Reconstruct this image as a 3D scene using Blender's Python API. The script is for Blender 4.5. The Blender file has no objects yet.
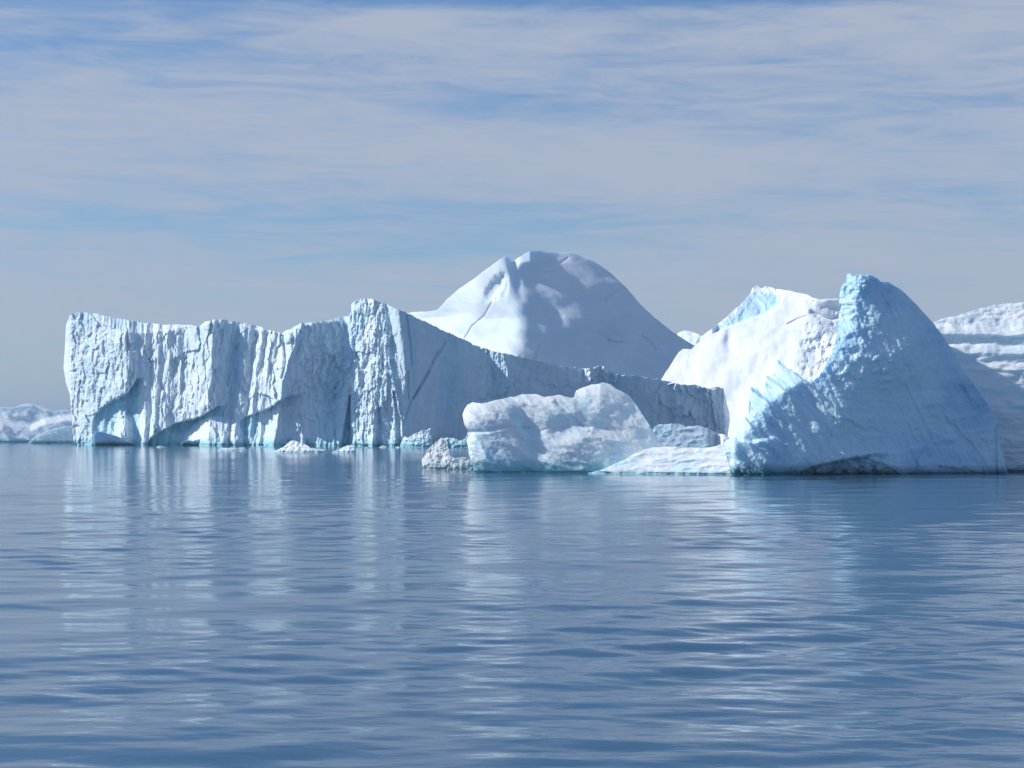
import bpy, math
import numpy as np

# ---------------------------------------------------------------- basics
W, H = 1024, 768
F = 1900.0            # focal length in pixels of the photograph
HOR = 424.0           # row of the true horizon (hidden behind the ice)
CAMH = 5.0            # deck height above the water
sc = bpy.context.scene
COL = sc.collection

def dist(row):        # distance of a water-line seen at that row
    return CAMH * F / (row - HOR)

# ---------------------------------------------------------------- noise
def _hash(ix, iy, seed):
    h = (ix.astype(np.int64) * 374761393 + iy.astype(np.int64) * 668265263 + seed * 1442695041) & 0xFFFFFFFF
    h = ((h ^ (h >> 13)) * 1274126177) & 0xFFFFFFFF
    h = h ^ (h >> 16)
    return (h & 0xFFFF) / 65536.0 * 2 * np.pi

def perlin(x, y, seed=0):
    x = np.asarray(x, float); y = np.asarray(y, float)
    x, y = np.broadcast_arrays(x, y)
    ix = np.floor(x); iy = np.floor(y); fx = x - ix; fy = y - iy
    def g(ox, oy):
        a = _hash(ix + ox, iy + oy, seed)
        return np.cos(a) * (fx - ox) + np.sin(a) * (fy - oy)
    u = fx ** 3 * (fx * (fx * 6 - 15) + 10); v = fy ** 3 * (fy * (fy * 6 - 15) + 10)
    a = g(0, 0); b = g(1, 0); c = g(0, 1); d = g(1, 1)
    return ((a + (b - a) * u) * (1 - v) + (c + (d - c) * u) * v) * 1.5

def fbm(x, y, seed=0, octv=4, gain=0.5):
    s = 0; a = 1.0; f = 1.0
    for k in range(octv):
        s = s + a * perlin(x * f + 17.3 * k, y * f - 9.1 * k, seed + 13 * k); a *= gain; f *= 2.03
    return s

def ridged(x, y, seed=0, octv=4, gain=0.5):
    s = 0; a = 1.0; f = 1.0
    for k in range(octv):
        s = s + a * (1 - 2 * np.abs(perlin(x * f + 7.7 * k, y * f + 3.1 * k, seed + 29 * k))); a *= gain; f *= 2.07
    return s

def billow(x, y, seed=0, octv=4, gain=0.5):
    s = 0; a = 1.0; f = 1.0
    for k in range(octv):
        s = s + a * np.abs(perlin(x * f + 7.7 * k, y * f + 3.1 * k, seed + 29 * k)) * 2; a *= gain; f *= 2.07
    return s

def ss(a, b, x):
    t = np.clip((x - a) / (b - a), 0, 1); return t * t * (3 - 2 * t)

def lin(pts, x):
    p = sorted(pts); return np.interp(x, [q[0] for q in p], [q[1] for q in p])

def smax(k, *fs):
    m = fs[0]
    for f in fs[1:]:
        h = np.clip(0.5 + 0.5 * (f - m) / k, 0, 1); m = m * (1 - h) + f * h + k * h * (1 - h)
    return m

def smin(k, *fs): return -smax(k, *[-f for f in fs])

def seg(x, y, pts):   # distance to a polyline, and the way along it 0..1
    best = np.full(np.broadcast(x, y).shape, 1e9); tt = np.zeros_like(best); n = len(pts) - 1
    for i in range(n):
        (ax, ay), (bx, by) = pts[i], pts[i + 1]
        dx, dy = bx - ax, by - ay
        t = np.clip(((x - ax) * dx + (y - ay) * dy) / (dx * dx + dy * dy), 0, 1)
        d = np.hypot(x - ax - t * dx, y - ay - t * dy)
        m = d < best; best = np.where(m, d, best); tt = np.where(m, (i + t) / n, tt)
    return best, tt

def facets(x, y, seed=0, off=0.25, soft=0.0):
    """broken-ice facets: every cell of an irregular mosaic is a plane with its own tilt"""
    x, y = np.broadcast_arrays(np.asarray(x, float), np.asarray(y, float))
    ix = np.floor(x); iy = np.floor(y); best = np.full(x.shape, 9e9); out = np.zeros(x.shape)
    for ox in (-1, 0, 1):
        for oy in (-1, 0, 1):
            a = _hash(ix + ox, iy + oy, seed); b = _hash(ix + ox, iy + oy, seed + 71); c = _hash(ix + ox, iy + oy, seed + 137)
            dx = x - (ix + ox + 0.5 + 0.45 * np.cos(a)); dy = y - (iy + oy + 0.5 + 0.45 * np.sin(a))
            r = dx * dx + dy * dy; m = r < best; best = np.where(m, r, best)
            out = np.where(m, (np.cos(b) * dx + np.sin(b) * dy) + off * np.sin(c), out)
    return out

def gs(x, y, cx, cy, rx, ry=None):
    ry = ry or rx
    return np.exp(-((x - cx) / rx) ** 2 - ((y - cy) / ry) ** 2)

# ---------------------------------------------------------------- mesh building
def link(name, verts, quads, mat, loc=(0, 0, 0), parent=None, smooth=True):
    me = bpy.data.meshes.new(name)
    me.vertices.add(len(verts)); me.vertices.foreach_set('co', np.asarray(verts, np.float32).ravel())
    q = np.asarray(quads, np.int32)
    me.loops.add(q.size); me.loops.foreach_set('vertex_index', q.ravel())
    me.polygons.add(len(q)); me.polygons.foreach_set('loop_start', np.arange(len(q), dtype=np.int32) * q.shape[1])
    me.polygons.foreach_set('use_smooth', np.full(len(q), smooth))
    me.update(calc_edges=True); me.validate()
    me.materials.append(mat)
    o = bpy.data.objects.new(name, me); COL.objects.link(o)
    if parent: o.parent = parent
    o.location = loc
    return o

def tag(o, label, cat, group=None, kind=None):
    if label: o['label'] = label
    if cat: o['category'] = cat
    if group: o['group'] = group
    if kind: o['kind'] = kind
    return o

def ice(name, sky, base, depth, mat, step=0.5, thick=60, left=None, right=None, jit=0.6, jscale=4.0, seed=1,
        parent=None, endw=0.12, edgew=30, backtop=0.35, pinch=True, rpinch=1.0, notch=1.6, zone=None, mat2=None, jprof=None, vstep=None):
    """One closed body of ice: a sculpted front from the water to its crest, a back falling to the water behind.
    SKY is the crest, BASE the row of its nearest water-line, DEPTH(x, y) how far each spot lies behind the nearest one."""
    xs = [p[0] for p in sky]; x0, x1 = min(xs), max(xs)
    D = dist(base); S = D / F
    nu = max(24, int((x1 - x0) / step)); u = np.linspace(x0, x1, nu)
    top = lin(sky, u)
    w = jit if jprof is None else jit * lin(jprof, u)
    top = top - w * (fbm(u / jscale, u * 0 + 0.5, seed + 500, 5, 0.6))
    bot = base + 6.0
    nv = max(16, int((bot - top.min()) / (vstep or step)))
    t = np.linspace(0, 1, nv)[:, None]
    PY = np.maximum(bot + (top.min() - bot) * t, top[None, :]); PX = np.broadcast_to(u[None, :], PY.shape).copy()
    if left:
        k = 1 - ss(0, edgew, u - x0); PX += k[None, :] * (lin([(b, a) for a, b in left], PY) - x0)
    if right:
        k = 1 - ss(0, edgew, x1 - u); PX += k[None, :] * (lin([(b, a) for a, b in right], PY) - x1)
    d = depth(PX, PY)
    Y = D + d * S
    zz = CAMH + (HOR - PY) / F * Y
    Y = Y + notch * S * (1 - ss(notch * S * 0.5, notch * S * 1.7, zz)) * (0.6 + 0.8 * np.clip(fbm(PX / 9, PX * 0, seed + 900, 3) + .5, 0, 1))
    X = (PX - 512) / F * Y; Z = CAMH + (HOR - PY) / F * Y
    m = 14; e = np.minimum((u - x0), (x1 - u) * rpinch) / (x1 - x0)
    T = thick * S * (ss(0, endw, e) if pinch else 1.0)
    rows = [np.stack([X, Y, Z], -1)]
    xc = (x0 + x1) / 2
    Yc, Zc, Pc = Y[-1], Z[-1], PX[-1]
    bk = []
    for j in range(1, m + 1):
        b = j / m
        yb = Yc + T * (b ** 0.8); zb = Zc * (1 - b ** (1 / backtop)) - 2.0 * b * b
        pb = Pc + (xc - Pc) * 0.12 * b
        bk.append(np.stack([(pb - 512) / F * yb, yb, zb], -1))
    V = np.concatenate([rows[0], np.stack(bk, 0)], 0)
    R = V.shape[0]
    idx = np.arange(R * nu).reshape(R, nu)
    q = np.stack([idx[:-1, :-1], idx[:-1, 1:], idx[1:, 1:], idx[1:, :-1]], -1).reshape(-1, 4)
    # bottom (under water) closes the body
    c = np.stack([idx[0, 1:], idx[0, :-1], idx[-1, :-1], idx[-1, 1:]], -1)
    q = np.concatenate([q, c], 0)
    V = V.reshape(-1, 3)
    loc = np.array([V[:, 0].mean(), V[:, 1].min() + 1, 0.0])
    if parent is not None: loc = loc - np.array(parent.location)
    base_loc = np.array(loc) + (np.array(parent.location) if parent is not None else 0)
    o = link(name, V - base_loc, q, mat, tuple(loc), parent)
    if zone:                         # where another kind of ice is laid bare
        zm = np.zeros(R * nu); zm[:nv * nu] = zone(PX, PY).ravel()
        o.data.materials.append(mat2)
        if len(o.data.polygons) == len(q):
            o.data.polygons.foreach_set('material_index', (zm[q].mean(1) > 0.5).astype(np.int32)); o.data.update()
    return o

def empty(name, loc):
    o = bpy.data.objects.new(name, None); COL.objects.link(o); o.location = loc; return o

# ---------------------------------------------------------------- materials
def nodes(name):
    m = bpy.data.materials.new(name); m.use_nodes = True
    nt = m.node_tree; return m, nt, nt.nodes, nt.links

def mat_ice(name, white, blue, teal=(0.2, 0.55, 0.6), tealh=1.5, scale=0.15, stretch=(1, 1, 1), lo=0.45, hi=0.7,
            bump=0.3, bscale=2.0, bdist=0.1, rough=0.55, sss=0.0, sssr=1.0, dirt=None):
    m, nt, N, L = nodes(name)
    b = N['Principled BSDF']; b.inputs['Roughness'].default_value = rough
    b.inputs['IOR'].default_value = 1.31
    b.inputs['Specular IOR Level'].default_value = 0.35
    g = N.new('ShaderNodeNewGeometry')
    mp = N.new('ShaderNodeMapping'); mp.inputs['Scale'].default_value = stretch
    L.new(g.outputs['Position'], mp.inputs['Vector'])
    n1 = N.new('ShaderNodeTexNoise'); n1.inputs['Scale'].default_value = scale; n1.inputs['Detail'].default_value = 6
    n1.inputs['Roughness'].default_value = 0.6; n1.inputs['Distortion'].default_value = 0.6
    L.new(mp.outputs[0], n1.inputs['Vector'])
    r1 = N.new('ShaderNodeMapRange'); r1.inputs[1].default_value = lo; r1.inputs[2].default_value = hi
    L.new(n1.outputs['Fac'], r1.inputs[0])
    mx = N.new('ShaderNodeMix'); mx.data_type = 'RGBA'
    mx.inputs[6].default_value = (*white, 1); mx.inputs[7].default_value = (*blue, 1)
    L.new(r1.outputs[0], mx.inputs[0])
    # wave-washed, bubble-free ice just above the water
    sx = N.new('ShaderNodeSeparateXYZ'); L.new(g.outputs['Position'], sx.inputs[0])
    n2 = N.new('ShaderNodeTexNoise'); n2.inputs['Scale'].default_value = scale * 1.6; n2.inputs['Detail'].default_value = 4
    L.new(g.outputs['Position'], n2.inputs['Vector'])
    ma = N.new('ShaderNodeMath'); ma.operation = 'MULTIPLY_ADD'
    L.new(n2.outputs['Fac'], ma.inputs[0]); ma.inputs[1].default_value = -tealh * 1.6; L.new(sx.outputs[2], ma.inputs[2])
    r2 = N.new('ShaderNodeMapRange'); r2.inputs[1].default_value = tealh * 0.35; r2.inputs[2].default_value = -tealh * 0.6
    L.new(ma.outputs[0], r2.inputs[0])
    mx2 = N.new('ShaderNodeMix'); mx2.data_type = 'RGBA'; mx2.inputs[7].default_value = (*teal, 1)
    L.new(mx.outputs[2], mx2.inputs[6]); L.new(r2.outputs[0], mx2.inputs[0])
    out = mx2.outputs[2]
    if dirt:
        n4 = N.new('ShaderNodeTexNoise'); n4.inputs['Scale'].default_value = dirt[1]; n4.inputs['Detail'].default_value = 8
        n4.inputs['Roughness'].default_value = 0.7
        L.new(mp.outputs[0], n4.inputs['Vector'])
        r4 = N.new('ShaderNodeMapRange'); r4.inputs[1].default_value = 0.55; r4.inputs[2].default_value = 0.75; r4.inputs[4].default_value = dirt[2]
        L.new(n4.outputs['Fac'], r4.inputs[0])
        mx4 = N.new('ShaderNodeMix'); mx4.data_type = 'RGBA'; mx4.inputs[7].default_value = (*dirt[0], 1)
        L.new(out, mx4.inputs[6]); L.new(r4.outputs[0], mx4.inputs[0]); out = mx4.outputs[2]
    L.new(out, b.inputs['Base Color'])
    n3 = N.new('ShaderNodeTexNoise'); n3.inputs['Scale'].default_value = bscale; n3.inputs['Detail'].default_value = 6
    n3.inputs['Roughness'].default_value = 0.65
    L.new(mp.outputs[0], n3.inputs['Vector'])
    bp = N.new('ShaderNodeBump'); bp.inputs['Strength'].default_value = bump; bp.inputs['Distance'].default_value = bdist
    L.new(n3.outputs['Fac'], bp.inputs['Height']); L.new(bp.outputs[0], b.inputs['Normal'])
    if sss > 0:
        b.inputs['Subsurface Weight'].default_value = sss
        b.inputs['Subsurface Radius'].default_value = (0.5, 0.8, 1.0)
        b.inputs['Subsurface Scale'].default_value = sssr
    return m

M_CLIFF = mat_ice('cliff_ice', (0.75, 0.86, 0.92), (0.52, 0.73, 0.85), scale=0.10, stretch=(1, 1, .25), bump=0.4, bscale=1.2, bdist=0.2, tealh=1.6, teal=(0.3, 0.62, 0.68))
M_SNOW = mat_ice('old_snow', (0.82, 0.89, 0.94), (0.70, 0.83, 0.93), scale=0.04, bump=0.2, bscale=0.5, bdist=0.3, tealh=1.0, sss=0.6, sssr=3.0)
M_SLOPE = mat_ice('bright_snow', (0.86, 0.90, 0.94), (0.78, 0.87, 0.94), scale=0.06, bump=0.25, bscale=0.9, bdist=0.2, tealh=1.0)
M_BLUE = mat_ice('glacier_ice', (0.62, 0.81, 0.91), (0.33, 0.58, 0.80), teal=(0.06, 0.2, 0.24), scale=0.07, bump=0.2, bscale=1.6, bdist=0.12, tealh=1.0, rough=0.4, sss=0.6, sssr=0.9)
M_LAYER = mat_ice('layered_ice', (0.88, 0.93, 0.95), (0.72, 0.86, 0.92), teal=(0.12, 0.3, 0.34), scale=0.12, stretch=(.4, .4, 2.5), bump=0.3, bscale=1.0, bdist=0.12, tealh=0.8, rough=0.45, sss=0.6, sssr=0.8)
M_ROUND = mat_ice('melted_ice', (0.86, 0.92, 0.95), (0.60, 0.82, 0.90), teal=(0.32, 0.62, 0.68), scale=0.22, bump=0.4, bscale=1.6, bdist=0.12, tealh=1.6, rough=0.4, sss=0.7, sssr=0.5)
M_FLOE = mat_ice('floe_ice', (0.84, 0.89, 0.92), (0.62, 0.80, 0.88), teal=(0.35, 0.6, 0.66), scale=0.3, bump=0.5, bscale=1.6, bdist=0.15, tealh=0.35, rough=0.45, sss=0.6, sssr=0.5)
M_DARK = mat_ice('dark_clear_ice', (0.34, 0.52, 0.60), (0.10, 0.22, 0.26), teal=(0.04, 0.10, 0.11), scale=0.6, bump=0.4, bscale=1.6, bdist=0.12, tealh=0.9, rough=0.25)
M_CREST = mat_ice('crest_ice', (0.60, 0.80, 0.92), (0.45, 0.70, 0.86), scale=0.2, bump=0.4, bscale=1.2, bdist=0.2, tealh=0.5)
M_BARE = mat_ice('bare_blue_ice', (0.50, 0.74, 0.83), (0.36, 0.66, 0.78), teal=(0.22, 0.58, 0.64), scale=0.12, bump=0.4, bscale=1.2, bdist=0.2, tealh=1.6, sss=0.4, sssr=1.0)
M_GREY = mat_ice('clear_grey_ice', (0.70, 0.74, 0.76), (0.50, 0.60, 0.64), teal=(0.30, 0.42, 0.44), scale=0.5, bump=0.6, bscale=2.5, bdist=0.15, tealh=0.8, rough=0.35)

# ---------------------------------------------------------------- flat-topped iceberg
def plan(px):
    return lin([(58, 205), (64, 193), (67, 177), (128, 112), (132, 116), (140, 117), (146, 113), (152, 115), (158, 106), (163, 108), (170, 100), (175, 102), (185, 96), (214, 60), (219, 64), (238, 73),
                (244, 63), (249, 64), (256, 66), (263, 54), (268, 54), (276, 46), (279, 47), (284, 42), (298, 24), (302, 27), (345, 50), (352, 38), (366, 24), (385, 4),
                (391, 7), (480, 40), (485, 28), (497, 18), (503, 30), (582, 66), (586, 60), (595, 60), (600, 66), (606, 62), (612, 69), (672, 90), (676, 86),
                (680, 90), (704, 100), (707, 97), (712, 100), (724, 106), (732, 130)], px)

def tab_depth(x, y):
    k = lin([(65, 0.0), (200, 0.05), (240, 0.08), (300, 0.33), (320, 0.25), (350, 0.06), (372, 0.0), (390, -0.16), (420, -0.05), (480, 0), (490, -.35), (505, -.3), (520, 0), (740, 0)], x)
    xx = x + k * (y - 330)
    lf = 1 - ss(388, 402, x + k * (y - 330))          # sunlit left face
    xx = xx + lf * (2.5 * fbm(x / 14, y / 45, 11, 3) + 1.2 * fbm(x / 5, y / 16, 12, 3)) + (1 - lf) * 1.6 * fbm(x / 9, y / 12, 13, 3)
    d = plan(xx)
    d = d + (0.16 * lf - 0.06 * (1 - lf)) * (446 - y)
    # fluted ribs and lumpy fracture surface
    cor = 1 - ss(118, 132, x)
    rib = ridged(x / 9 + 0.25 * fbm(x / 20, y / 30, 5, 2), y / 80, 21, 4, 0.55)
    wob = 2.5 * fbm(x / 9, y / 12, 23, 3)
    vary = np.clip(0.4 + 0.9 * fbm(x / 45, y / 60, 24, 2), 0.1, 1.2)
    d = d - lf * (1 - cor) * 1.5 * vary * rib
    d = d + lf * (1 - cor) * (3.2 * facets((x + wob) / 13, (y + wob) / 44, 25, 0.2) + 1.7 * facets((x + wob) / 5.5, (y - wob) / 18, 26, 0.25))
    d = d + lf * (0.8 * fbm(x / 4.5, y / 26, 31, 4, 0.6) + 0.35 * fbm(x / 3.2, y / 6, 33, 4, 0.6))
    d = d + cor * (0.5 * billow(x / 8, y / 10, 41, 4, 0.55) + 2.6 * facets((x + wob) / 11, (y + wob) / 15, 42, .25) + 1.0 * facets((x - wob) / 4, (y + wob) / 5, 43, .25))
    prow = ss(345, 352, x) * (1 - ss(384, 396, x - 0.16 * (y - 330)))
    d = d - prow * (1.5 * ridged(x / 6, y / 34, 51, 4, 0.6) + 0.8 * billow(x / 4, y / 5, 52, 3)) + prow * 1.5 * facets((x + wob) / 5, (y + wob) / 10, 53)
    # lumps in the shaded alcove beside the prow
    a = ss(0.25, 0.8, gs(x, y, 328, 372, 24, 34) + 0.25 * fbm(x / 7, y / 9, 61, 3))
    d = d - a * (3 + 3.2 * ridged(x / 9 + (y - 370) / 30, y / 14, 62, 4, 0.6))
    # apron of ice along the foot
    ap = np.maximum(0, y - 414 - 5 * fbm(x / 16, x * 0, 71, 3)) * lf
    d = d - np.minimum(0.011 * ap ** 2, 14) * (0.6 + 0.5 * np.clip(fbm(x / 18, y / 50, 72, 3) + 0.4, 0, 1.2))
    # scooped hollows under overhanging fracture edges
    def scoop(edge, x0, x1, amt, fl=26, tilt=0, xm=0):
        c = lin(edge, x) + 1.2 * fbm(x / 4, x * 0, 81, 3)
        msk = ss(0, 2.2, y - c) * ss(x0, x0 + 2, x) * (1 - ss(x1 - 5, x1, x))
        tl = tilt * (np.clip(x, x0, xm) - x0) * (1 - ss(xm, x1, x)) if tilt else 0
        return (amt * (1 - 0.75 * ss(0, fl, y - c)) + tl * (1 - 0.5 * ss(0, fl * 1.5, y - c))) * msk
    d = d + scoop([(90, 424), (100, 408), (112, 400), (128, 392), (137, 378), (150, 374)], 92, 146, 4, 50, 0.6, 128)
    d = d - 16 * ss(0.2, 1.0, gs(x, y, 124, 436, 9, 26)) * (0.8 + 0.3 * ridged(x / 7, y / 25, 77, 3))
    d = d + scoop([(147, 442), (160, 431), (175, 423), (186, 420), (200, 416), (216, 406), (226, 404)], 147, 228, 3.5, 34, 0.6, 192)
    d = d - 9 * np.sqrt(np.clip(1 - ((x - 216) / 32) ** 2 - ((y - 446) / 31) ** 2, 0, 1)) * 1.2
    d = d + scoop([(234, 424), (242, 418), (256, 412), (268, 408), (280, 400), (292, 394)], 238, 304, 2, 44, 0.45, 285)
    # fissures
    ds, ts = seg(x, y, [(350, 396), (348, 420), (346, 450)])
    d = d + 13 * np.exp(-(ds / (0.8 + 5.5 * ts ** 1.5)) ** 4)
    ds, ts = seg(x, y, [(394, 392), (398, 420), (399, 450)])
    d = d + 8 * np.exp(-(ds / (1.0 + 2.5 * ts)) ** 4)
    ds, ts = seg(x, y, [(378, 404), (380, 425), (378, 450)])
    d = d + 6 * np.exp(-(ds / (0.8 + 3 * ts)) ** 4)
    ds, ts = seg(x, y, [(283, 336), (286, 362), (282, 378)])
    d = d + 6 * np.exp(-(ds / 1.3) ** 2)
    # shaded wall: faint vertical streaks, cracks, hanging snow
    sh = 1 - lf
    d = d + sh * (0.75 * fbm(x / 7, y / 60, 91, 4, 0.6) + 0.5 * fbm(x / 3, y / 8, 92, 3, 0.6) + 2.0 * fbm(x / 40, y / 40, 95, 2))
    d = d + sh * (0.35 + 1.3 * ss(490, 600, x)) * (2.4 * facets((x + wob) / 20, (y + 2 * wob) / 44, 96, .2) + 1.3 * facets((x - wob) / 7, (y + wob) / 22, 97, .25))
    bt = ss(483, 487, x - 0.3 * (352 - y) * 0) * (1 - ss(502, 512, x - 0.35 * (y - 350)))
    d = d - sh * bt * (1.6 * ridged(x / 6, y / 18, 94, 4, 0.6))
    for pts, w, a in (([(407, 316), (410, 340), (412, 366)], 0.8, 3.5), ([(408, 372), (409, 400)], 0.9, 4), ([(438, 352), (426, 378), (411, 402), (405, 420), (395, 446)], 1.1, 4.5),
                      ([(446, 342), (438, 356)], 0.6, 2.5), ([(428, 372), (414, 398)], 1.4, 3)):
        ds, ts = seg(x, y, pts); d = d + sh * a * np.exp(-(ds / w) ** 2)
    # sunlit icicle-like drips of snow below the crest
    for cx, y0, ln, w in ((590, 368, 16, 2.2), (597, 369, 11, 2), (604, 366, 16, 2.4), (615, 374, 11, 2.5), (675, 383, 9, 1.8), (681, 384, 11, 1.6), (706, 389, 15, 2.0), (700, 388, 5, 3)):
        tt = np.clip((y - y0) / ln, 0, 1)
        d = d - sh * 4.5 * np.exp(-((x - cx - 0.8 * np.sin(y)) / (w * (1.15 - tt))) ** 2) * (1 - ss(0.8, 1.0, (y - y0) / ln))
    # snow-covered plateau
    eg = lin([(64, 306), (74, 309), (88, 315), (105, 323), (122, 332), (136, 333), (150, 332.5), (172, 330), (188, 326), (200, 322)], x) + 0.8 * fbm(x / 5, x * 0, 99, 3)
    d = d + 2.0 * np.maximum(0, eg - y) * (1 - ss(190, 200, x))
    # rounded snow brows on the crest
    for cx, cy, r, a in ((213, 323, 10, 5), (287, 338, 6, 6), (366, 304, 12, 5)):
        d = d - a * np.sqrt(np.clip(1 - ((x - cx) / r) ** 2 - ((y - cy) / r) ** 2, 0, 1))
    bw = np.maximum(0, lin([(200, 329), (206, 324), (213, 323), (222, 322), (262, 331), (290, 334), (300, 326), (345, 320)], x) - y) * ss(198, 204, x) * (1 - ss(340, 349, x))
    d = d + 1.6 * bw
    # turned-away left corner
    d = d + 2.2 * np.maximum(0, 71 - x) ** 1.3
    return d - 10

tab_sky = [(66, 315), (71, 313), (78, 312.5), (95, 313), (103, 316), (125, 320), (150, 323), (165, 325), (180, 324.5), (190, 325.5), (200, 326), (204, 323), (208, 321), (214, 319.5), (228, 320),
           (240, 323), (252, 325), (262, 327.5), (270, 331), (282, 332.5), (286, 331), (290, 329), (296, 326), (302, 323), (312, 322), (325, 320), (340, 317), (349.5, 315.5),
           (351, 305), (357, 299.5), (366, 298), (376, 299.5), (382, 303), (395, 308), (408, 314), (420, 319), (440, 329), (460, 338), (475, 345), (490, 350), (505, 353),
           (520, 357), (545, 362), (560, 366), (575, 367.5), (590, 368), (600, 366), (606, 366), (612, 373), (620, 375), (640, 376), (655, 379), (665, 381), (672, 382), (676, 384), (690, 386),
           (695, 385), (705, 388), (715, 389.5), (719, 388), (722, 387), (727, 388)]
EA = [(90, 424), (100, 408), (112, 400), (128, 392), (137, 378), (150, 374)]
EB = [(147, 442), (160, 431), (175, 423), (186, 420), (200, 416), (216, 406), (226, 404)]
EC = [(234, 424), (242, 418), (256, 412), (268, 408), (280, 400), (292, 394)]
def tab_zone(x, y):
    n = 1.2 * fbm(x / 4, x * 0, 81, 3); m = 3 * fbm(x / 7, y / 9, 83, 3)
    a = (y > lin(EA, x) + n + 0.5) & (x > 96 + m) & (x < 138 + m) & (np.hypot((x - 124) / 10, (y - 438) / 30) > 1)
    b = (y > lin(EB, x) + n + 0.5) & (x > 149) & (x < 224 + m) & (((x - 216) / 33) ** 2 + ((y - 447) / 29) ** 2 > 1 + m * .06)
    c = (y > lin(EC, x) + n + 0.5) & (x > 240) & (x < 258 + m) & (y < 436 + m)
    d = (np.abs(x - 349 + (y - 400) * .05) < 0.5 + 0.11 * (y - 396)) & (y > 398)
    return (a | b | c | d).astype(float)
tab = ice('tabular_iceberg', tab_sky, 446.5, tab_depth, M_CLIFF, step=0.5, thick=150, seed=3, zone=tab_zone, mat2=M_BARE, jit=0.9, jscale=5,
          left=[(71, 300), (71, 313), (66, 325), (65, 345), (63.5, 368), (66, 383), (70, 395), (71, 410), (72.5, 430), (75, 452)],
          right=[(723, 380), (723.5, 388), (726, 400), (729, 412), (730, 420), (728, 433), (727, 452)], edgew=22, endw=0.05, rpinch=0.12)
tag(tab, 'long flat-topped iceberg with a fluted sunlit cliff, tall prow and sloping shaded wall', 'iceberg')

def lump(k_, rough, sc_=6.0, fz=0.5, seed=5, rx=-0.05):
    def f(x, y):
        return k_(x, y) + rough * fbm(x / sc_, y / sc_, seed, 5, 0.55)
    return f

def mound(x0, x1, base, rise=1.2, fx=-0.3, curve=14.0, rough=1.0, sc_=6.0, seed=5, rid=0.0):
    """a low floating lump: bulges towards the viewer in its middle, leans back going up"""
    xc, hw = (x0 + x1) / 2, (x1 - x0) / 2
    def f(x, y):
        r = np.clip((x - xc) / hw, -1, 1)
        d = curve * (1 - np.sqrt(np.clip(1 - r * r, 0, 1))) + rise * (base - y) + fx * (x - xc)
        d = d + rough * fbm(x / sc_, y / sc_, seed, 5, 0.55) - rid * ridged(x / sc_ * 0.7, y / sc_ * 1.2, seed + 3, 4, 0.55)
        return d + 2
    return f

ap1 = ice('ice_foot', [(400, 445), (404, 436), (408, 438), (414, 434), (420, 431), (426, 430), (430, 428), (431.5, 431), (432, 444)], 447.3,
          mound(400, 433, 447, 0.6, -0.5, 8, 0.8, 4, 7, 0.8), M_CLIFF, step=0.3, thick=12, seed=9, jit=0.6, jscale=2, parent=tab)
ap2 = ice('ice_foot', [(437, 445), (440, 439), (447, 437.5), (454, 438), (459, 441), (464, 439), (468, 434), (472, 432), (476, 440), (478, 446)], 447.3,
          mound(437, 478, 447, 0.6, -0.4, 8, 0.8, 4, 8, 0.8), M_CLIFF, step=0.3, thick=12, seed=10, jit=0.6, jscale=2, parent=tab)

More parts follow.
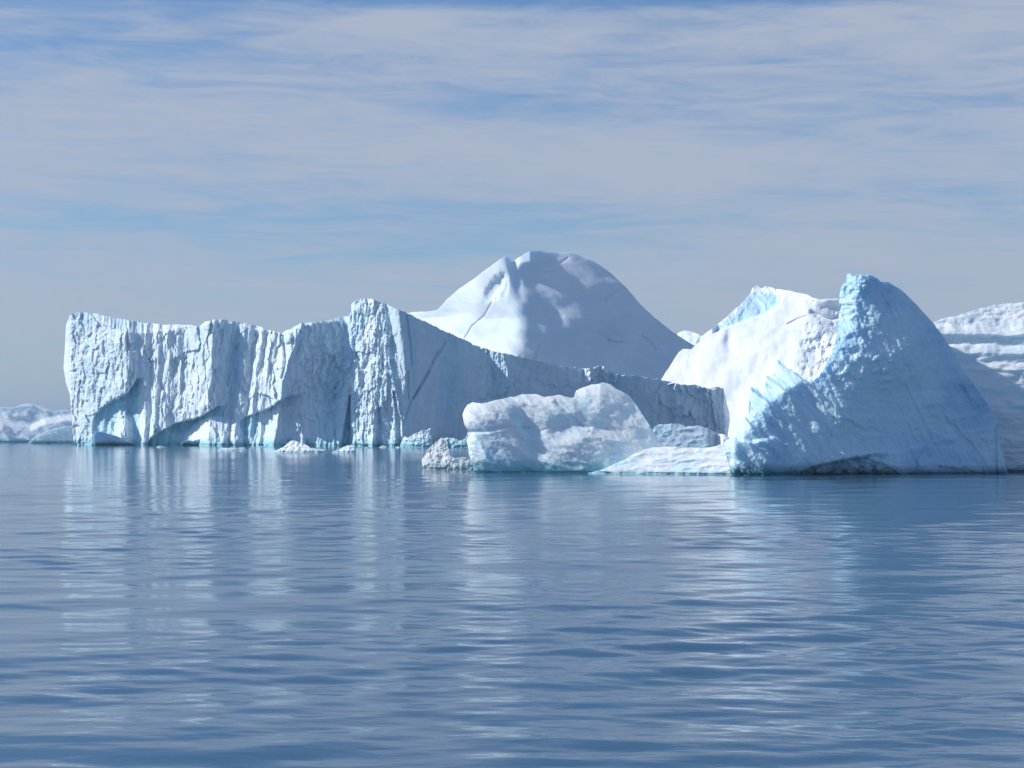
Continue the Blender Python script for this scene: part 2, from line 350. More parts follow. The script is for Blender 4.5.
# ---------------------------------------------------------------- dome-shaped iceberg far behind
def dome_depth(x, y):
    wx = x + 3 * fbm(x / 45, y / 45, 200, 2); wy = y + 3 * fbm(x / 45, y / 45, 201, 2)
    rx = lin([(250, 505), (262, 512), (280, 517), (300, 521), (318, 528), (330, 526), (350, 522), (440, 500)], wy)   # the sunlit / shaded ridge
    A = -1.0 * (wx - rx) + 0.55 * (440 - y)
    B = 0.42 * (wx - rx) + 0.66 * (440 - y) + 0.0012 * np.maximum(0, wx - 560) ** 2
    d = smax(15, A, B)
    # second summit facet
    C = -1.5 * (x - 529 + 0.35 * (y - 252)) + 1.0 * (262 - y)
    s = ss(0, 3, x - 511 - 0.1 * (y - 262)) * (1 - ss(262, 272, y + (x - 520) * 0.2))
    d = d - s * ss(0, 10, x - 511) * np.clip(14 - np.abs(x - 530) * 0.75, 0, 14) * 0.9
    ds, ts = seg(x, y, [(512, 256), (514, 270), (519, 290), (523, 302)])
    d = d + 7 * (1 - ts) * np.exp(-(ds / 4) ** 2)
    # hollow and crack on the bright flank
    d = d + ss(0.15, 0.9, gs(x + 0.5 * (y - 289), y, 493, 289, 8, 14) + .12 * fbm(x / 5, y / 7, 215, 3)) * (2 + 0.45 * (x - 484)) + 2 * ss(.2, .8, gs(x, y, 504, 284, 5, 14))
    for pts, w, a in (([(502, 275), (498, 292), (496, 300)], .6, 1.5), ([(492, 302), (484, 316), (472, 326), (465, 338)], 0.7, 1.5), ([(545, 272), (556, 266), (568, 258)], 1.0, 1.2),
                      ([(606, 300), (614, 293), (626, 287)], 1.2, 4), ([(608, 340), (614, 342), (622, 342)], 1.3, 6), ([(520, 357), (536, 372)], 1.0, 2), ([(616, 362), (622, 352)], 1, 2),
                      ([(642, 336), (650, 341), (656, 350)], 1.2, 5), ([(540, 345), (534, 365)], 1.2, 3)):
        ds, ts = seg(x, y, pts); d = d + a * np.exp(-(ds / w) ** 2)
    d = d - 2.2 * gs(x, y, 638, 347, 10, 12) + 6 * gs(x, y, 617, 336, 20, 7) - 1.5 * gs(x, y, 600, 320, 30, 14)
    d = d + 2 * gs(x, y, 458, 314, 12, 5) + 2.5 * gs(x, y, 500, 338, 34, 6) - 2 * gs(x, y, 520, 310, 10, 10)
    d = d - 1.2 * gs(x - 0.9 * (y - 300), y, 568, 300, 26, 60) + 1.5 * gs(x - .9 * (y - 300), y, 540, 310, 16, 50)
    d = d + 4.0 * fbm(x / 60, y / 46, 216, 2) + 0.12 * fbm(x / 9, y / 7, 211, 4, .6) + 3.0 * fbm((x + .8 * y) / 70, (y - .8 * x) / 26, 213, 2) + 0.25 * fbm((x + .8 * y) / 16, (y - .8 * x) / 5, 214, 3)
    return d + 4

dome = ice('dome_iceberg', [(385, 330), (395, 318), (405, 313.5), (413, 312), (425, 311.5), (437, 310), (441, 306), (447, 299), (460, 288), (475, 278), (490, 266.5), (500, 259), (506, 256), (509.5, 257), (512, 262.5),
                           (518, 258), (525, 253.5), (530, 251), (538, 250.5), (545, 251.5), (562, 252.5), (572, 252), (579, 254.5), (585, 258), (592, 260), (600, 265), (612, 274), (625, 286), (640, 304),
                           (655, 318), (670, 330), (685, 340), (697, 347), (712, 356), (735, 372), (760, 395)], 439, dome_depth, M_SNOW, step=0.6, thick=170, seed=20, jit=0.35, jscale=12)
tag(dome, 'tall smooth dome-shaped iceberg of snow rising behind the flat-topped iceberg', 'iceberg')

far = ice('iceberg', [(672, 345), (678, 333), (683, 330.5), (690, 331.5), (697, 333.5), (706, 338), (720, 352), (740, 380)], 436, mound(672, 740, 436, 0.9, -0.5, 10, 2, 10, 33), M_SNOW, step=0.7, thick=90, seed=21, jit=0.5)
tag(far, 'distant pale iceberg peeking out between the dome-shaped iceberg and the pyramid-shaped one', 'iceberg')

# ---------------------------------------------------------------- pyramid-shaped iceberg
DP = dist(475.5)
pyr = empty('pyramid_iceberg', (34.0, DP + 10, 0.0))
tag(pyr, 'large pyramid-shaped iceberg with bright white left slope and deep blue shaded right face', 'iceberg')

def slope_depth(x, y):
    d = -0.75 * (x - 740) + 0.66 * (440 - y)
    d = d + 3.0 * fbm(x / 40, y / 40, 301, 3) + 0.25 * fbm(x / 7, y / 7, 302, 3)
    # blue ledge cut into the crest
    e = lin([(690, 352), (715, 334), (727, 328), (745, 322), (760, 316), (770, 312), (780, 304), (786, 296), (790, 288)], x) + 0.8 * fbm(x / 5, x * 0, 303, 3)
    c = ss(0, 2.5, e - y) * ss(712, 718, x) * (1 - ss(776, 786, x))
    d = d + c * (10 + 1.2 * billow(x / 9, y / 11, 304, 4) + 0.35 * (e - y) + 0.5 * (x - 715))
    d = d + 1.5 * gs(x, y, 729, 342, 5, 10) * 3
    # snow bowl by the peak
    ds, ts = seg(x, y, [(812, 312), (822, 317), (832, 319), (842, 316)])
    d = d + 5 * np.exp(-(ds / 2.0) ** 2) + 0.8 * (np.hypot(x - 818, 7) + x - 818) / 2 * ss(298, 310, y) * (1 - ss(332, 346, y))
    ds, ts = seg(x, y, [(788, 324), (798, 319), (806, 316)])
    d = d + 1.5 * np.exp(-(ds / 1.0) ** 2)
    d = d + ss(0.05, 0.9, gs(x, y, 816, 358, 20, 20) + .25 * fbm(x / 8, y / 8, 306, 3)) * (0.45 * np.clip(x - 798, 0, 40) + 1.2 * billow(x / 10, y / 10, 307, 3))
    return d + 85

def crest_zone(x, y):
    e = lin([(690, 352), (715, 334), (727, 328), (745, 322), (760, 316), (770, 312), (780, 304), (786, 296), (790, 288)], x) + 0.8 * fbm(x / 5, x * 0, 303, 3)
    top = lin([(700, 342), (715, 326), (735, 309), (750, 294), (756, 288), (770, 290), (788, 291)], x)
    return ((y < e - 0.8) & (y > top + 3 + 2.5 * fbm(x / 6, y / 6, 309, 3)) & (x > 714) & (x < 781)).astype(float)
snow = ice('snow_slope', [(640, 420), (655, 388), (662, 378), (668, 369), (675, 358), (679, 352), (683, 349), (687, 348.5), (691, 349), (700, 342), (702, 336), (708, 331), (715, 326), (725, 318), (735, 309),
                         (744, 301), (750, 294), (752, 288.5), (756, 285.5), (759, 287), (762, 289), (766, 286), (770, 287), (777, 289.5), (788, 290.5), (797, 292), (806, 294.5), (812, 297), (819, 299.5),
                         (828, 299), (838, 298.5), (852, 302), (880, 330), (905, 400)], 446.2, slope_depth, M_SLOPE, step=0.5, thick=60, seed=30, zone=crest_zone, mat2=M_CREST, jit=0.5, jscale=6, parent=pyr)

def blue_depth(x, y):
    rx = lin([(270, 846), (300, 842), (318, 843), (334, 837), (350, 829), (366, 815), (378, 800), (390, 776), (410, 755), (430, 742), (445, 733), (480, 733)], y)   # sunlit rim
    rx = rx + 2.5 * fbm(y / 9, x / 30, 320, 4)
    A = -1.1 * (x - rx) + 0.95 * (476 - y)
    off = lin([(270, 20), (320, 34), (350, 50), (390, 72), (476, 95)], y)
    xr = np.maximum(0, x - rx)
    B = 0.36 * (np.sqrt((xr - off) ** 2 + 900) + xr - off) / 2 + 0.24 * (476 - y) - 0.04 * xr + 0.0010 * np.maximum(0, x - 880) ** 2
    d = smax(6, A - 0.6 * (476 - y), B)
    # blades of melted ice leaning up and to the left
    for pts, amp, wd in (([(775, 358), (790, 369), (812, 386), (860, 432)], 9, 15), ([(764, 374), (779, 384), (800, 402), (845, 452)], 11, 15), ([(748, 386), (762, 396), (785, 414), (828, 460)], 12, 18),
                         ([(743, 415), (752, 425), (768, 438), (798, 468)], 10, 16), ([(733, 438), (752, 441), (775, 436), (790, 444), (812, 470)], 7, 30)):
        ds, ts = seg(x, y, pts)
        yl = lin(pts, np.clip(x, pts[0][0], pts[-1][0])) + 0.9 * fbm(x / 6, x * 0, int(amp * 10 + wd), 3)
        s_ = (y - yl) * 0.75
        d = d - amp * (1 - 0.9 * ts ** 1.6) * ss(-1.2, 2.2, s_) * np.exp(-np.maximum(0, s_) / wd) * (ds < 60) * ss(pts[0][0] - 3, pts[0][0] + 2, x)
    al = x * 0.77 + y * 0.64; pe = y * 0.77 - x * 0.64
    fz = np.exp(-np.maximum(0, x - rx - 10) / 45) * ss(352, 372, y)
    d = d + fz * (3.4 * fbm(pe / 8, al / 70, 326, 3, .5) + 0.35 * fbm(x / 4, y / 4, 327, 3))
    wb = 3 * fbm(x / 12, y / 12, 328, 3)
    d = d + 1.6 * facets((pe + wb) / 30, (al + wb) / 70, 329, .1) + 0.5 * facets((x + wb) / 14, (y + wb) / 14, 332, .2)
    # rough sunlit crumbs below the peak
    m = ss(0.2, 0.8, gs(x, y, 850, 340, 26, 48) + 0.3 * fbm(x / 8, y / 8, 321, 3))
    d = d - m * (2.4 * ridged(x / 15, y / 15, 322, 4, 0.48))
    for cx, cy, r, a in ((877, 358, 4, 4), (886, 370, 5, 4.5), (890, 379, 4, 5), (845, 372, 3.5, 4), (891, 361, 2.5, 3), (832, 342, 4, 3), (876, 370, 5, 3), (858, 356, 4, 4), (859, 378, 2.5, 3)):
        d = d - a * np.sqrt(np.clip(1 - ((x - cx - 0.3 * (cy - y)) / r) ** 2 - ((y - cy) / (r * .8)) ** 2 + 0.3 * fbm(x / 3, y / 3, 323, 3), 0, 1))
    cap = ss(0.3, .8, gs(x, y, 855, 284, 22, 16))
    d = d - cap * (1.6 * billow(x / 7, y / 7, 325, 4))
    # melt runnels down the big face, the slanting old water-line and the dark undercut
    d = d + 1.8 * fbm((x - 0.45 * (y - 300)) / 14, y / 90, 330, 4, 0.55) + 0.5 * fbm(x / 5, y / 5, 331, 4, .6) + 4.5 * fbm(x / 55, y / 55, 335, 2)
    wl = lin([(790, 468), (810, 466), (840, 458), (865, 454), (890, 450), (915, 444), (940, 436), (965, 430), (985, 426), (1010, 420)], x) + 0.8 * fbm(x / 10, x * 0, 333, 3)
    d = d - 3.2 * ss(0, 3.0, y - wl) * ss(865, 905, x)
    uc = ss(0, 4, y - wl) * ss(800, 816, x) * (1 - ss(868, 900, x))
    d = d + 9 * uc * (0.6 + 0.5 * np.clip(fbm(x / 9, y / 6, 339, 3) + .5, 0, 1.4))
    # cracks
    for pts, w, a in (([(905, 385), (920, 415), (932, 440)], 1.3, 2.0), ([(930, 440), (918, 460), (915, 475)], 1.2, 1.6), ([(996, 430), (997, 475)], 1.4, 4), ([(980, 446), (984, 474)], 1.3, 2)):
        ds, ts = seg(x, y, pts); d = d + a * np.exp(-(ds / w) ** 2)
    return d + 4

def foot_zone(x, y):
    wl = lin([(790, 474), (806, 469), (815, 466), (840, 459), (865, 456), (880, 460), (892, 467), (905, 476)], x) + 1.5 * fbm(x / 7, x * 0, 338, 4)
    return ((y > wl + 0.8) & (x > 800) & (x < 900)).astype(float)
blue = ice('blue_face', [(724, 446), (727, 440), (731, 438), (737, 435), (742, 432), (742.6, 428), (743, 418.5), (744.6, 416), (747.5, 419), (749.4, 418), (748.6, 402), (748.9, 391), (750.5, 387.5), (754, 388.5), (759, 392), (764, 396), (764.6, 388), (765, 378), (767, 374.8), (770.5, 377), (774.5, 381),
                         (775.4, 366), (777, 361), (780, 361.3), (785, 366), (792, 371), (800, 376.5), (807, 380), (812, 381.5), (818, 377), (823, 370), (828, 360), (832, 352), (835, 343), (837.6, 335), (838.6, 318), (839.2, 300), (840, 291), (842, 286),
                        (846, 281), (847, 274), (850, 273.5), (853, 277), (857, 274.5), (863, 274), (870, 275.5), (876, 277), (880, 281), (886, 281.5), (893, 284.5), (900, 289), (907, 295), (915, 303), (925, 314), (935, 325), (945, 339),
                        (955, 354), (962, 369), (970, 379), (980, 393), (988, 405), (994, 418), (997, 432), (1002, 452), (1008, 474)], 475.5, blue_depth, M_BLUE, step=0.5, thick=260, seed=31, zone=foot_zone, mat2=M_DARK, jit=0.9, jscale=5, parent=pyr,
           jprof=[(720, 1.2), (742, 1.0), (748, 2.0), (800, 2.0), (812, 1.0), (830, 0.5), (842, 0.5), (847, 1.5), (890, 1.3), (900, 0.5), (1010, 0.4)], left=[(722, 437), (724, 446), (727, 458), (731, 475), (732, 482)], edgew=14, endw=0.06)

# ---------------------------------------------------------------- lumpy iceberg in front
def mid_depth(x, y):
    def blob(cx, cy, rx, ry, rz, z):
        r2 = ((x - cx) / rx) ** 2 + ((y - cy) / ry) ** 2
        return z - rz * np.sqrt(np.clip(1 - r2, 0, 1)) + 0.9 * rz * np.clip(np.sqrt(r2) - 1, 0, 9)
    d = smin(9, blob(492, 418, 32, 24, 16, 21), blob(535, 410, 46, 26, 14, 28), blob(605, 402, 40, 26, 16, 34), blob(500, 455, 36, 36, 15, 19),
             blob(640, 440, 50, 40, 16, 32), blob(575, 470, 74, 44, 15, 21), blob(572, 420, 60, 34, 14, 31), blob(690, 480, 46, 26, 14, 28))
    xr = x * 0.88 + y * 0.47; yr = -x * 0.47 + y * 0.88
    d = d + 1.7 * billow(xr / 40, yr / 19, 501, 3, 0.40) + 0.6 * fbm(xr / 13, yr / 6, 502, 4, 0.5) + 0.3 * facets((xr + 4 * fbm(x / 12, y / 12, 503, 3)) / 24, (yr + 4 * fbm(x / 12, y / 12, 504, 3)) / 11, 505, .3)
    d = d + 2.5 * np.exp(-(seg(x, y, [(468, 432), (485, 431), (505, 427), (530, 428)])[0] / 2.0) ** 2)
    d = d - 2.0 * ss(-3, 8, y - lin([(540, 446), (552, 440), (570, 433), (590, 430), (610, 428), (640, 440), (660, 450)], x)) * ss(536, 556, x)
    d = d + 2 * np.exp(-(seg(x, y, [(556, 402), (580, 424), (590, 428)])[0] / 2.0) ** 2)
    return d + 3 + 0.16 * (474 - y) + 0.010 * np.maximum(0, lin([(460, 436), (540, 430), (600, 420), (650, 440), (710, 470)], x) - y) ** 2

mid = ice('lumpy_iceberg', [(463, 414), (464.5, 409), (467, 405), (472, 402), (480, 403.5), (488, 402.5), (495, 400), (505, 398), (515, 396.5), (522, 394.5), (530, 394), (537, 394.5), (545, 397), (552, 396), (560, 394.5), (567, 397),
                           (574, 397.5), (576, 391), (581, 388), (588, 385.5), (596, 384), (603, 382.5), (610, 384), (616, 389), (623, 392), (629, 396), (636, 404), (642, 414), (650, 426), (656, 436), (664, 444), (676, 450), (690, 456), (705, 468)],
          473.5, mid_depth, M_ROUND, step=0.4, thick=90, seed=40, jit=0.5, jscale=5, left=[(465, 395), (463, 408), (462.5, 415), (464, 424), (467.5, 430), (467, 440), (469, 455), (473, 466), (475, 482)], edgew=24, endw=0.06)
tag(mid, 'low lumpy rounded iceberg with overhanging left end, floating in front of the shaded ice wall', 'iceberg')

def shelf_depth(x, y):
    d = 0.9 * (475 - y) - 0.35 * (x - 690) + 1.6 * billow((x * .9 + y * .4) / 30, y / 9, 520, 3, .42) + 0.35 * fbm(x / 8, y / 5, 521, 3)
    return d + 14
shelf = ice('low_iceberg', [(588, 473), (604, 469), (616, 463), (626, 459), (634, 454), (644, 450), (652, 447.5), (665, 446.5), (680, 447.5), (695, 448), (706, 447.5), (716, 446), (724, 444), (732, 442), (742, 444), (752, 470)], 475, shelf_depth, M_FLOE,
            step=0.35, thick=40, seed=41, jit=0.5, jscale=5)
tag(shelf, 'low white shelf of ice at the waterline between the lumpy iceberg and the pyramid-shaped one', 'iceberg')

def bit_depth(x, y):
    return 0.8 * (448 - y) + 0.12 * (x - 650) + 1.1 * billow((x + y) / 22, (y - x * .3) / 10, 530, 3, .42) + 20 * gs(x, y, 716, 440, 4, 12)
bit = ice('bergy_bit', [(648, 440), (654, 427), (660, 424.5), (670, 423.5), (680, 424), (686, 426.5), (692, 426), (698, 425.5), (706, 428), (715, 432), (718, 434), (722, 434), (728, 436), (734, 446)], 456, bit_depth, M_ROUND,
          step=0.35, thick=40, seed=42, jit=0.6, jscale=4)
tag(bit, 'bluish chunk of ice with snowy top edge behind the low white shelf', 'ice chunk')

grey = ice('bergy_bit', [(421, 460), (424, 455), (428, 449), (433, 444), (438, 440), (441, 437.5), (445, 438), (447, 441), (449, 452), (451, 457), (456, 458), (463, 457), (468, 458), (476, 460), (480, 468)], 470,
           mound(421, 482, 470, 0.8, -0.2, 10, 1.6, 6, 540, 0.8), M_GREY, step=0.3, thick=26, seed=43, jit=0.7, jscale=3, left=[(424, 430), (421.5, 458), (422, 464), (424, 476)], edgew=10)
tag(grey, 'small greyish chunk of ice with pointed hump beside the lumpy iceberg', 'ice chunk')

# ---------------------------------------------------------------- layered iceberg at the right edge
def lay_depth(x, y):
    y = y + 2.2 * fbm(x / 30, y / 30, 600, 3) - 0.02 * (x - 980)
    d = lin([(300, 64), (325, 40), (334, 29), (337, 30.5), (344, 30), (346.5, 25), (353, 19), (356, 19.5), (361, 19), (363, 16), (369, 12), (372, 13), (378, 12), (400, 7), (440, 2), (480, -2)], y)
    d = d - 0.12 * (x - 960)
    for cx, cy, rx, ry, a in ((998, 404, 7, 5, 4), (1006, 411, 13, 2.4, 4.5), (1012, 399, 5, 1.6, 3.5), (1022, 402, 6, 3, 4), (1036, 405, 8, 4, 4)):
        d = d - 1.4 * a * np.exp(-((x - cx - .5 * (y - cy)) / rx) ** 2) * ss(cy - ry, cy + ry, y) * np.exp(-np.maximum(0, y - cy) / 12)
    d = d + 0.9 * fbm(x / 12, y / 5, 602, 4) + 1.6 * fbm(x / 30, y / 18, 603, 3)
    t = ss(0, 3, 328 - y)
    d = d + t * 0.8 * billow(x / 14, y / 8, 604, 3)
    return d + 12
lay = ice('layered_iceberg', [(905, 380), (925, 332), (934, 322), (941, 319), (948, 317.5), (953, 317), (960, 315), (970, 311), (980, 308), (990, 306), (1000, 304.5), (1012, 303), (1024, 302), (1040, 301), (1060, 303), (1085, 315), (1105, 340), (1120, 400)], 472.0,
          lay_depth, M_LAYER, step=0.5, thick=100, seed=44, jit=0.6, jscale=6, pinch=True)
tag(lay, 'iceberg at the right edge with snowy rounded top and stacked horizontal ledges', 'iceberg')

# ---------------------------------------------------------------- far left ice
def fl_depth(x, y):
    d = 0.85 * (443 - y) + 0.30 * x
    d = smin(4, d + 10 * ss(0, 8, lin([(-40, 425), (0, 425), (30, 432), (45, 425), (80, 420)], x) - y), d + 14)
    xr = x * .9 + y * .5; yr = y * .9 - x * .4
    return d + 2.2 * billow(xr / 36, yr / 12, 700, 3, .40) + 0.3 * fbm(x / 6, y / 4, 701, 4) - 0.25 * x * 0 + 30
fl = ice('low_iceberg', [(-60, 430), (-45, 415), (-20, 409), (-5, 407.5), (5, 407), (15, 407.5), (20, 405), (27, 403.5), (35, 404.5), (42, 407), (48, 409.5), (54, 412), (58, 410.5), (66, 410), (76, 411), (90, 420), (100, 436)], 443,
         fl_depth, M_SNOW, step=0.4, thick=70, seed=45, jit=0.6, jscale=5)
tag(fl, 'long low snowy iceberg at the left edge, partly shaded, beyond the cliff corner', 'iceberg')
fw = ice('low_iceberg', [(28, 443), (36, 436), (45, 432), (52, 429.5), (60, 427.5), (68, 426), (76, 426), (86, 432), (95, 443)], 443.4, mound(28, 95, 443, 0.6, 0.45, 6, 1.0, 6, 710, 0.6), M_SNOW, step=0.4, thick=50, seed=46, jit=0.5)
tag(fw, 'small wedge-shaped iceberg with shaded front, between the far left iceberg and the cliff corner', 'iceberg')

# ---------------------------------------------------------------- little floating pieces
G = 'small pieces of ice floating before the flat-topped iceberg'
def chunk(name, sky, base, label, mat, rise=1.0, fx=-0.2, curve=6, rough=0.6, sc_=4, seed=1, rid=0.5, thick=25):
    xs = [p[0] for p in sky]
    o = ice(name, sky, base, mound(min(xs), max(xs), base, rise, fx, curve, rough, sc_, seed, rid), mat, step=0.25, thick=thick, seed=seed, jit=0.4, jscale=2.5)
    return tag(o, label, 'ice chunk', G)
chunk('growler', [(92, 443), (94, 433), (97, 431), (102, 431.5), (110, 434), (118, 436.5), (126, 440), (133, 443), (138, 445.5)], 445.6, 'dark wedge of ice in shade, floating below the left corner of the fluted cliff', M_BLUE, 0.1, 0.5, 3, 0.4, 5, 801, 0.2)
chunk('growler', [(181, 444), (184, 441), (188, 440), (193, 441), (197, 439.5), (201, 438.5), (202.5, 442), (204, 443), (206, 441), (208, 445)], 445.8, 'tiny dark knobbly piece of ice before the pale bulge at the cliff foot', M_BLUE, 0.2, 0.4, 3, 0.6, 3, 802, 0.3)
chunk('ice_floe', [(273, 452), (279, 449), (284, 446.5), (288, 443), (291, 440.5), (295, 440.5), (299, 442.5), (304, 443.5), (308, 446), (311, 448), (318, 449), (322, 452)], 453, 'white peaked ice floe, largest of the floes before the fluted cliff', M_FLOE, 1.3, -0.4, 8, 0.8, 4, 803, 1.0)
chunk('ice_floe', [(332, 452), (338, 450), (343, 447), (348, 445.5), (352, 445), (354.5, 447), (355.5, 452)], 453.3, 'small white wedge-shaped ice floe before the prow of the flat-topped iceberg', M_FLOE, 1.3, -0.4, 5, 0.6, 4, 804, 0.6)
chunk('ice_floe', [(312, 452), (314, 450), (320, 449.3), (325, 449.5), (328, 451), (329, 452.3)], 453, 'tiny flat ice floe in the gap between the two white floes before the prow', M_FLOE, 1.2, -0.2, 4, 0.4, 4, 805, 0.4)
chunk('ice_floe', [(217, 450.5), (222, 448.5), (230, 447.8), (238, 448.2), (244, 447.2), (248, 450.5)], 451, 'thin flat ice floe lying low on the water left of the peaked white floe', M_FLOE, 1.5, -0.2, 5, 0.5, 5, 806, 0.4)
chunk('ice_floe', [(119, 452.2), (123, 451), (126, 450.4), (128, 451), (129, 452.4)], 452.7, 'tiny speck of ice drifting below the dark wedge of ice', M_FLOE, 1.2, -0.2, 3, 0.3, 3, 807, 0.3)

for k, (cx, hw_, hh, bb) in enumerate(((161, 5, 1.8, 447.6), (305, 4, 1.5, 448.4), (368, 4, 1.6, 448.2), (384, 5, 2.2, 447.7), (399, 4, 1.6, 448.0), (262, 4, 1.6, 447.4))):
    chunk('ice_crumb', [(cx - hw_, bb - .3), (cx - hw_ * .4, bb - hh), (cx + hw_ * .2, bb - hh * .8), (cx + hw_, bb - .3)], bb, 'tiny white crumb of ice floating at the foot of the flat-topped cliff', M_FLOE, 1.2, -0.2, 3, 0.4, 3, 820 + k, 0.3)

# ---------------------------------------------------------------- water
def water():
    r = [8.0]
    while r[-1] < 40000:
        q = r[-1]; r.append(q + min(max(0.07, 0.38 * q * q / (CAMH * F)), 0.035 * q))
    r = np.array(r)
    th = np.concatenate([np.radians(np.linspace(-80, -19, 24)), np.radians(np.arange(-18.5, 18.51, 0.055)), np.radians(np.linspace(19, 80, 24))])
    Rr, T = np.meshgrid(r, th, indexing='ij')
    X = Rr * np.sin(T); Y = Rr * np.cos(T) - 2.0
    foot = np.minimum(np.maximum(0.07, 0.38 * Rr * Rr / (CAMH * F)), .035 * Rr)
    rng = np.random.default_rng(8)
    Z = np.zeros_like(X)
    calm = 0.75 + 0.8 * fbm(X / 22 + 3, Y / 26, 900, 4)
    calm = np.clip(calm, 0.2, 1.6)
    for i in range(56):
        lam = 0.55 * (14 / 0.55) ** (i / 55.0)
        a = math.radians(90 + rng.normal(0, 24) + 8)
        k = 2 * np.pi / lam
        slope = 0.0075 if lam < 1.0 else (0.0140 if lam < 3.6 else (0.0085 if lam < 6 else 0.0045))
        amp = slope / k
        fade = ss(2.2, 4.5, lam / foot)
        ph = rng.uniform(0, 2 * np.pi)
        s = np.sin(k * (X * math.cos(a) + Y * math.sin(a)) + ph + 0.6 * perlin(X / (lam * 5), Y / (lam * 5), 910 + i))
        Z += amp * fade * s * (calm if lam < 4 else 1)
    V = np.stack([X, Y, Z], -1).reshape(-1, 3)
    n, m = X.shape
    idx = np.arange(n * m).reshape(n, m)
    q = np.stack([idx[:-1, :-1], idx[1:, :-1], idx[1:, 1:], idx[:-1, 1:]], -1).reshape(-1, 4)[:, ::-1]
    mt, nt, N, L = nodes('sea_water')
    b = N['Principled BSDF']
    b.inputs['Base Color'].default_value = (0.05, 0.125, 0.205, 1)
    b.inputs['Roughness'].default_value = 0.09
    b.inputs['IOR'].default_value = 1.333
    g = N.new('ShaderNodeNewGeometry')
    mp = N.new('ShaderNodeMapping'); mp.inputs['Scale'].default_value = (0.45, 1.0, 1.0)
    L.new(g.outputs['Position'], mp.inputs['Vector'])
    n1 = N.new('ShaderNodeTexNoise'); n1.inputs['Scale'].default_value = 1.6; n1.inputs['Detail'].default_value = 3; n1.inputs['Roughness'].default_value = 0.5
    L.new(mp.outputs[0], n1.inputs['Vector'])
    n2 = N.new('ShaderNodeTexNoise'); n2.inputs['Scale'].default_value = 0.05; n2.inputs['Detail'].default_value = 3
    mp2 = N.new('ShaderNodeMapping'); mp2.inputs['Scale'].default_value = (0.3, 1.0, 1.0)
    L.new(g.outputs['Position'], mp2.inputs['Vector']); L.new(mp2.outputs[0], n2.inputs['Vector'])
    r2 = N.new('ShaderNodeMapRange'); r2.inputs[1].default_value = 0.38; r2.inputs[2].default_value = 0.62; r2.inputs[3].default_value = 0.25; r2.inputs[4].default_value = 1.0
    L.new(n2.outputs['Fac'], r2.inputs[0])
    bp = N.new('ShaderNodeBump'); bp.inputs['Distance'].default_value = 0.03
    L.new(r2.outputs[0], bp.inputs['Strength'])
    L.new(n1.outputs['Fac'], bp.inputs['Height']); L.new(bp.outputs[0], b.inputs['Normal'])
    o = link('water', V, q, mt)
    return tag(o, None, None, kind='structure')
water()

# ---------------------------------------------------------------- thin sea haze
HAZE = 0.00017
if HAZE:
    hm, hnt, hN, hL = nodes('haze_air'); hN.remove(hN['Principled BSDF'])
    pv = hN.new('ShaderNodeVolumePrincipled'); pv.inputs['Density'].default_value = HAZE
    pv.inputs['Color'].default_value = (0.60, 0.80, 1.0, 1); pv.inputs['Anisotropy'].default_value = 0.2
    hL.new(pv.outputs[0], hN['Material Output'].inputs['Volume'])
    a, z0, z1 = 42000.0, -3.0, 75.0
    hv = [(-a, -a, z0), (a, -a, z0), (a, a, z0), (-a, a, z0), (-a, -a, z1), (a, -a, z1), (a, a, z1), (-a, a, z1)]
    tag(link('haze', hv, [(0, 3, 2, 1), (4, 5, 6, 7), (0, 1, 5, 4), (1, 2, 6, 5), (2, 3, 7, 6), (3, 0, 4, 7)], hm, smooth=False), None, None, kind='stuff')

# ---------------------------------------------------------------- sky and sun
SUN_EL = math.radians(35); SX, SY = -0.998, 0.05
sun_dir = np.array([SX * math.cos(SUN_EL), SY * math.cos(SUN_EL), math.sin(SUN_EL)])
w = bpy.data.worlds.new('World'); sc.world = w; w.use_nodes = True
nt = w.node_tree; N, L = nt.nodes, nt.links
bg = N['Background']; bg.inputs['Strength'].default_value = 0.13
sky = N.new('ShaderNodeTexSky'); sky.sky_type = 'NISHITA'; sky.sun_disc = False
sky.sun_elevation = SUN_EL; sky.sun_rotation = math.atan2(SX, SY)
sky.air_density = 1.0; sky.dust_density = 0.3; sky.ozone_density = 2.0; sky.altitude = 0
tc = N.new('ShaderNodeTexCoord')
sep = N.new('ShaderNodeSeparateXYZ'); L.new(tc.outputs['Generated'], sep.inputs[0])
def math_(op, a, b=None, c=None):
    n = N.new('ShaderNodeMath'); n.operation = op
    for i, v in enumerate((a, b, c)):
        if v is None: continue
        if isinstance(v, (int, float)): n.inputs[i].default_value = v
        else: L.new(v, n.inputs[i])
    return n.outputs[0]
el = math_('ARCSINE', sep.outputs[2]); az = math_('ARCTAN2', sep.outputs[0], sep.outputs[1])
elD = math_('MULTIPLY', el, 57.2958); azD = math_('MULTIPLY', az, 57.2958)
def noise2(sx, sy, detail, rough, dist_=0.0, off=0.0, tilt=0.0):
    cb = N.new('ShaderNodeCombineXYZ')
    L.new(math_('MULTIPLY', azD, sx), cb.inputs[0])
    L.new(math_('MULTIPLY', math_('ADD', elD, math_('MULTIPLY', azD, tilt)), sy), cb.inputs[1]); cb.inputs[2].default_value = off
    n = N.new('ShaderNodeTexNoise'); n.inputs['Scale'].default_value = 1.0; n.inputs['Detail'].default_value = detail
    n.inputs['Roughness'].default_value = rough; n.inputs['Distortion'].default_value = dist_
    L.new(cb.outputs[0], n.inputs['Vector']); return n.outputs['Fac']
def rng_(v, a, b, c=0.0, d=1.0):
    n = N.new('ShaderNodeMapRange'); n.interpolation_type = 'SMOOTHSTEP'
    L.new(v, n.inputs[0])
    for i, q in enumerate((a, b, c, d)): n.inputs[i + 1].default_value = q
    return n.outputs[0]
broad = noise2(0.055, 0.42, 5, 0.55, 0.3, 3.7, 0.015)
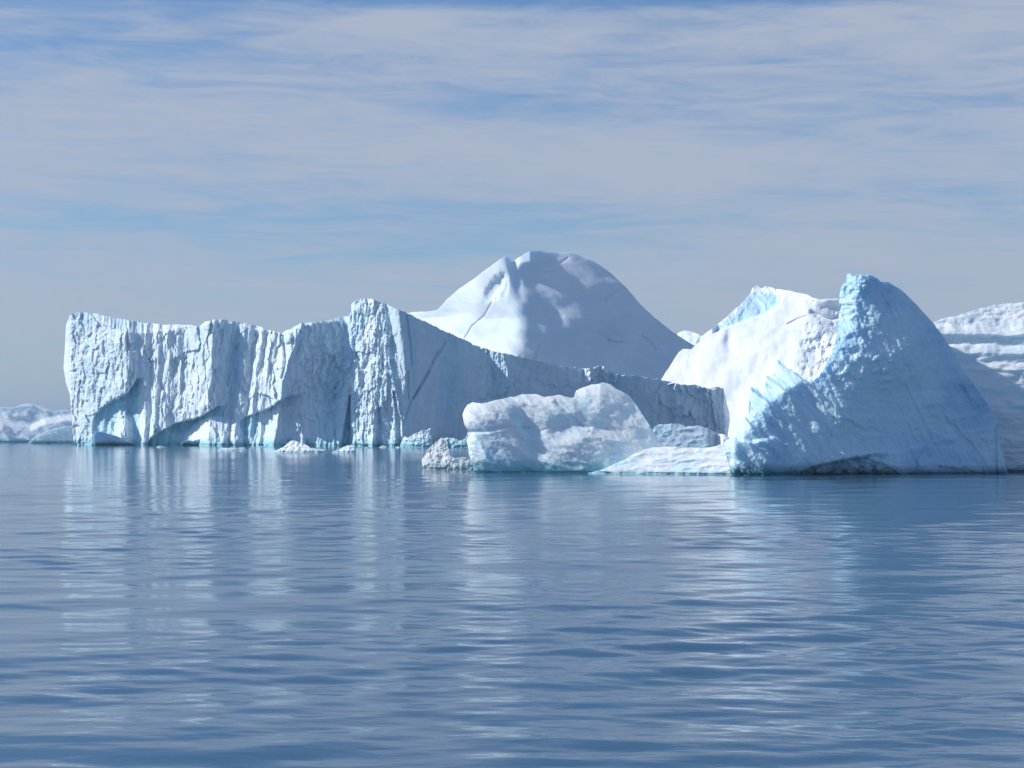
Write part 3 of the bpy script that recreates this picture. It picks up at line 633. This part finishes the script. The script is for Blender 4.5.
fine = noise2(0.25, 1.9, 8, 0.66, 0.9, 9.2, 0.02)
cov = N.new('ShaderNodeFloatCurve')   # how much thin cloud at each height above the horizon (0..40 degrees)
cv = cov.mapping.curves[0]
pts = [(0.0, 0.92), (0.05, 0.82), (0.09, 0.70), (0.125, 0.77), (0.16, 0.72), (0.2, 0.85), (0.24, 0.70), (0.27, 0.62), (0.295, 0.76), (0.308, 0.60), (0.32, 0.36), (0.36, 0.42), (0.5, 0.38), (0.7, 0.32), (1.0, 0.3)]
cv.points[0].location = pts[0]; cv.points[1].location = pts[-1]
for p in pts[1:-1]: cv.points.new(*p)
cov.mapping.update()
L.new(math_('MULTIPLY', elD, 1 / 40.0), cov.inputs['Value'])
m0 = math_('ADD', math_('MULTIPLY', broad, 1.5), math_('MULTIPLY', fine, 1.0))
m1 = math_('ADD', math_('ADD', m0, -1.25), cov.outputs[0])
ga = math_('MULTIPLY', math_('ADD', azD, 14.0), 1 / 6.5); ge = math_('MULTIPLY', math_('ADD', elD, -11.2), 1 / 1.3)
gap = math_('POWER', 2.718, math_('MULTIPLY', math_('ADD', math_('MULTIPLY', ga, ga), math_('MULTIPLY', ge, ge)), -1.0))
m1 = math_('ADD', m1, math_('MULTIPLY', gap, -0.32))
mask = rng_(m1, 0.2, 0.95, 0.0, 0.93)
tint = N.new('ShaderNodeMix'); tint.data_type = 'RGBA'; tint.blend_type = 'MULTIPLY'; tint.inputs[0].default_value = 1.0
L.new(sky.outputs[0], tint.inputs[6]); tint.inputs[7].default_value = (0.49, 0.66, 0.87, 1)
cl = N.new('ShaderNodeMix'); cl.data_type = 'RGBA'
up = rng_(elD, 11.0, 40.0, 1.0, 1.75)     # thin cloud is brighter higher up, nearer the sun
cm = N.new('ShaderNodeVectorMath'); cm.operation = 'SCALE'; cm.inputs[0].default_value = (3.35, 3.8, 4.75); L.new(up, cm.inputs['Scale'])
L.new(cm.outputs[0], cl.inputs[7])
L.new(mask, cl.inputs[0]); L.new(tint.outputs[2], cl.inputs[6]);
L.new(cl.outputs[2], bg.inputs['Color'])

ld = bpy.data.lights.new('sun', 'SUN'); ld.energy = 4.3; ld.angle = math.radians(0.53); ld.color = (1.0, 0.96, 0.9)
lo = bpy.data.objects.new('sun', ld); COL.objects.link(lo)
from mathutils import Vector
lo.rotation_euler = Vector(-sun_dir).to_track_quat('-Z', 'Y').to_euler(); lo.location = (-100, 40, 120)

# ---------------------------------------------------------------- camera
cd = bpy.data.cameras.new('camera'); cam = bpy.data.objects.new('camera', cd); COL.objects.link(cam)
cam.location = (0, 0, CAMH); cam.rotation_euler = (math.radians(90), 0, 0)
cd.sensor_width = 36; cd.lens = F / W * 36; cd.shift_y = (HOR - H / 2) / W; cd.clip_end = 100000; cd.clip_start = 0.1
sc.camera = cam
sc.view_settings.view_transform = 'Standard'; sc.view_settings.look = 'None'; sc.view_settings.exposure = -0.03; sc.view_settings.gamma = 1
sc.render.engine = 'CYCLES'; sc.cycles.use_denoising = True; sc.cycles.max_bounces = 8; sc.cycles.diffuse_bounces = 4
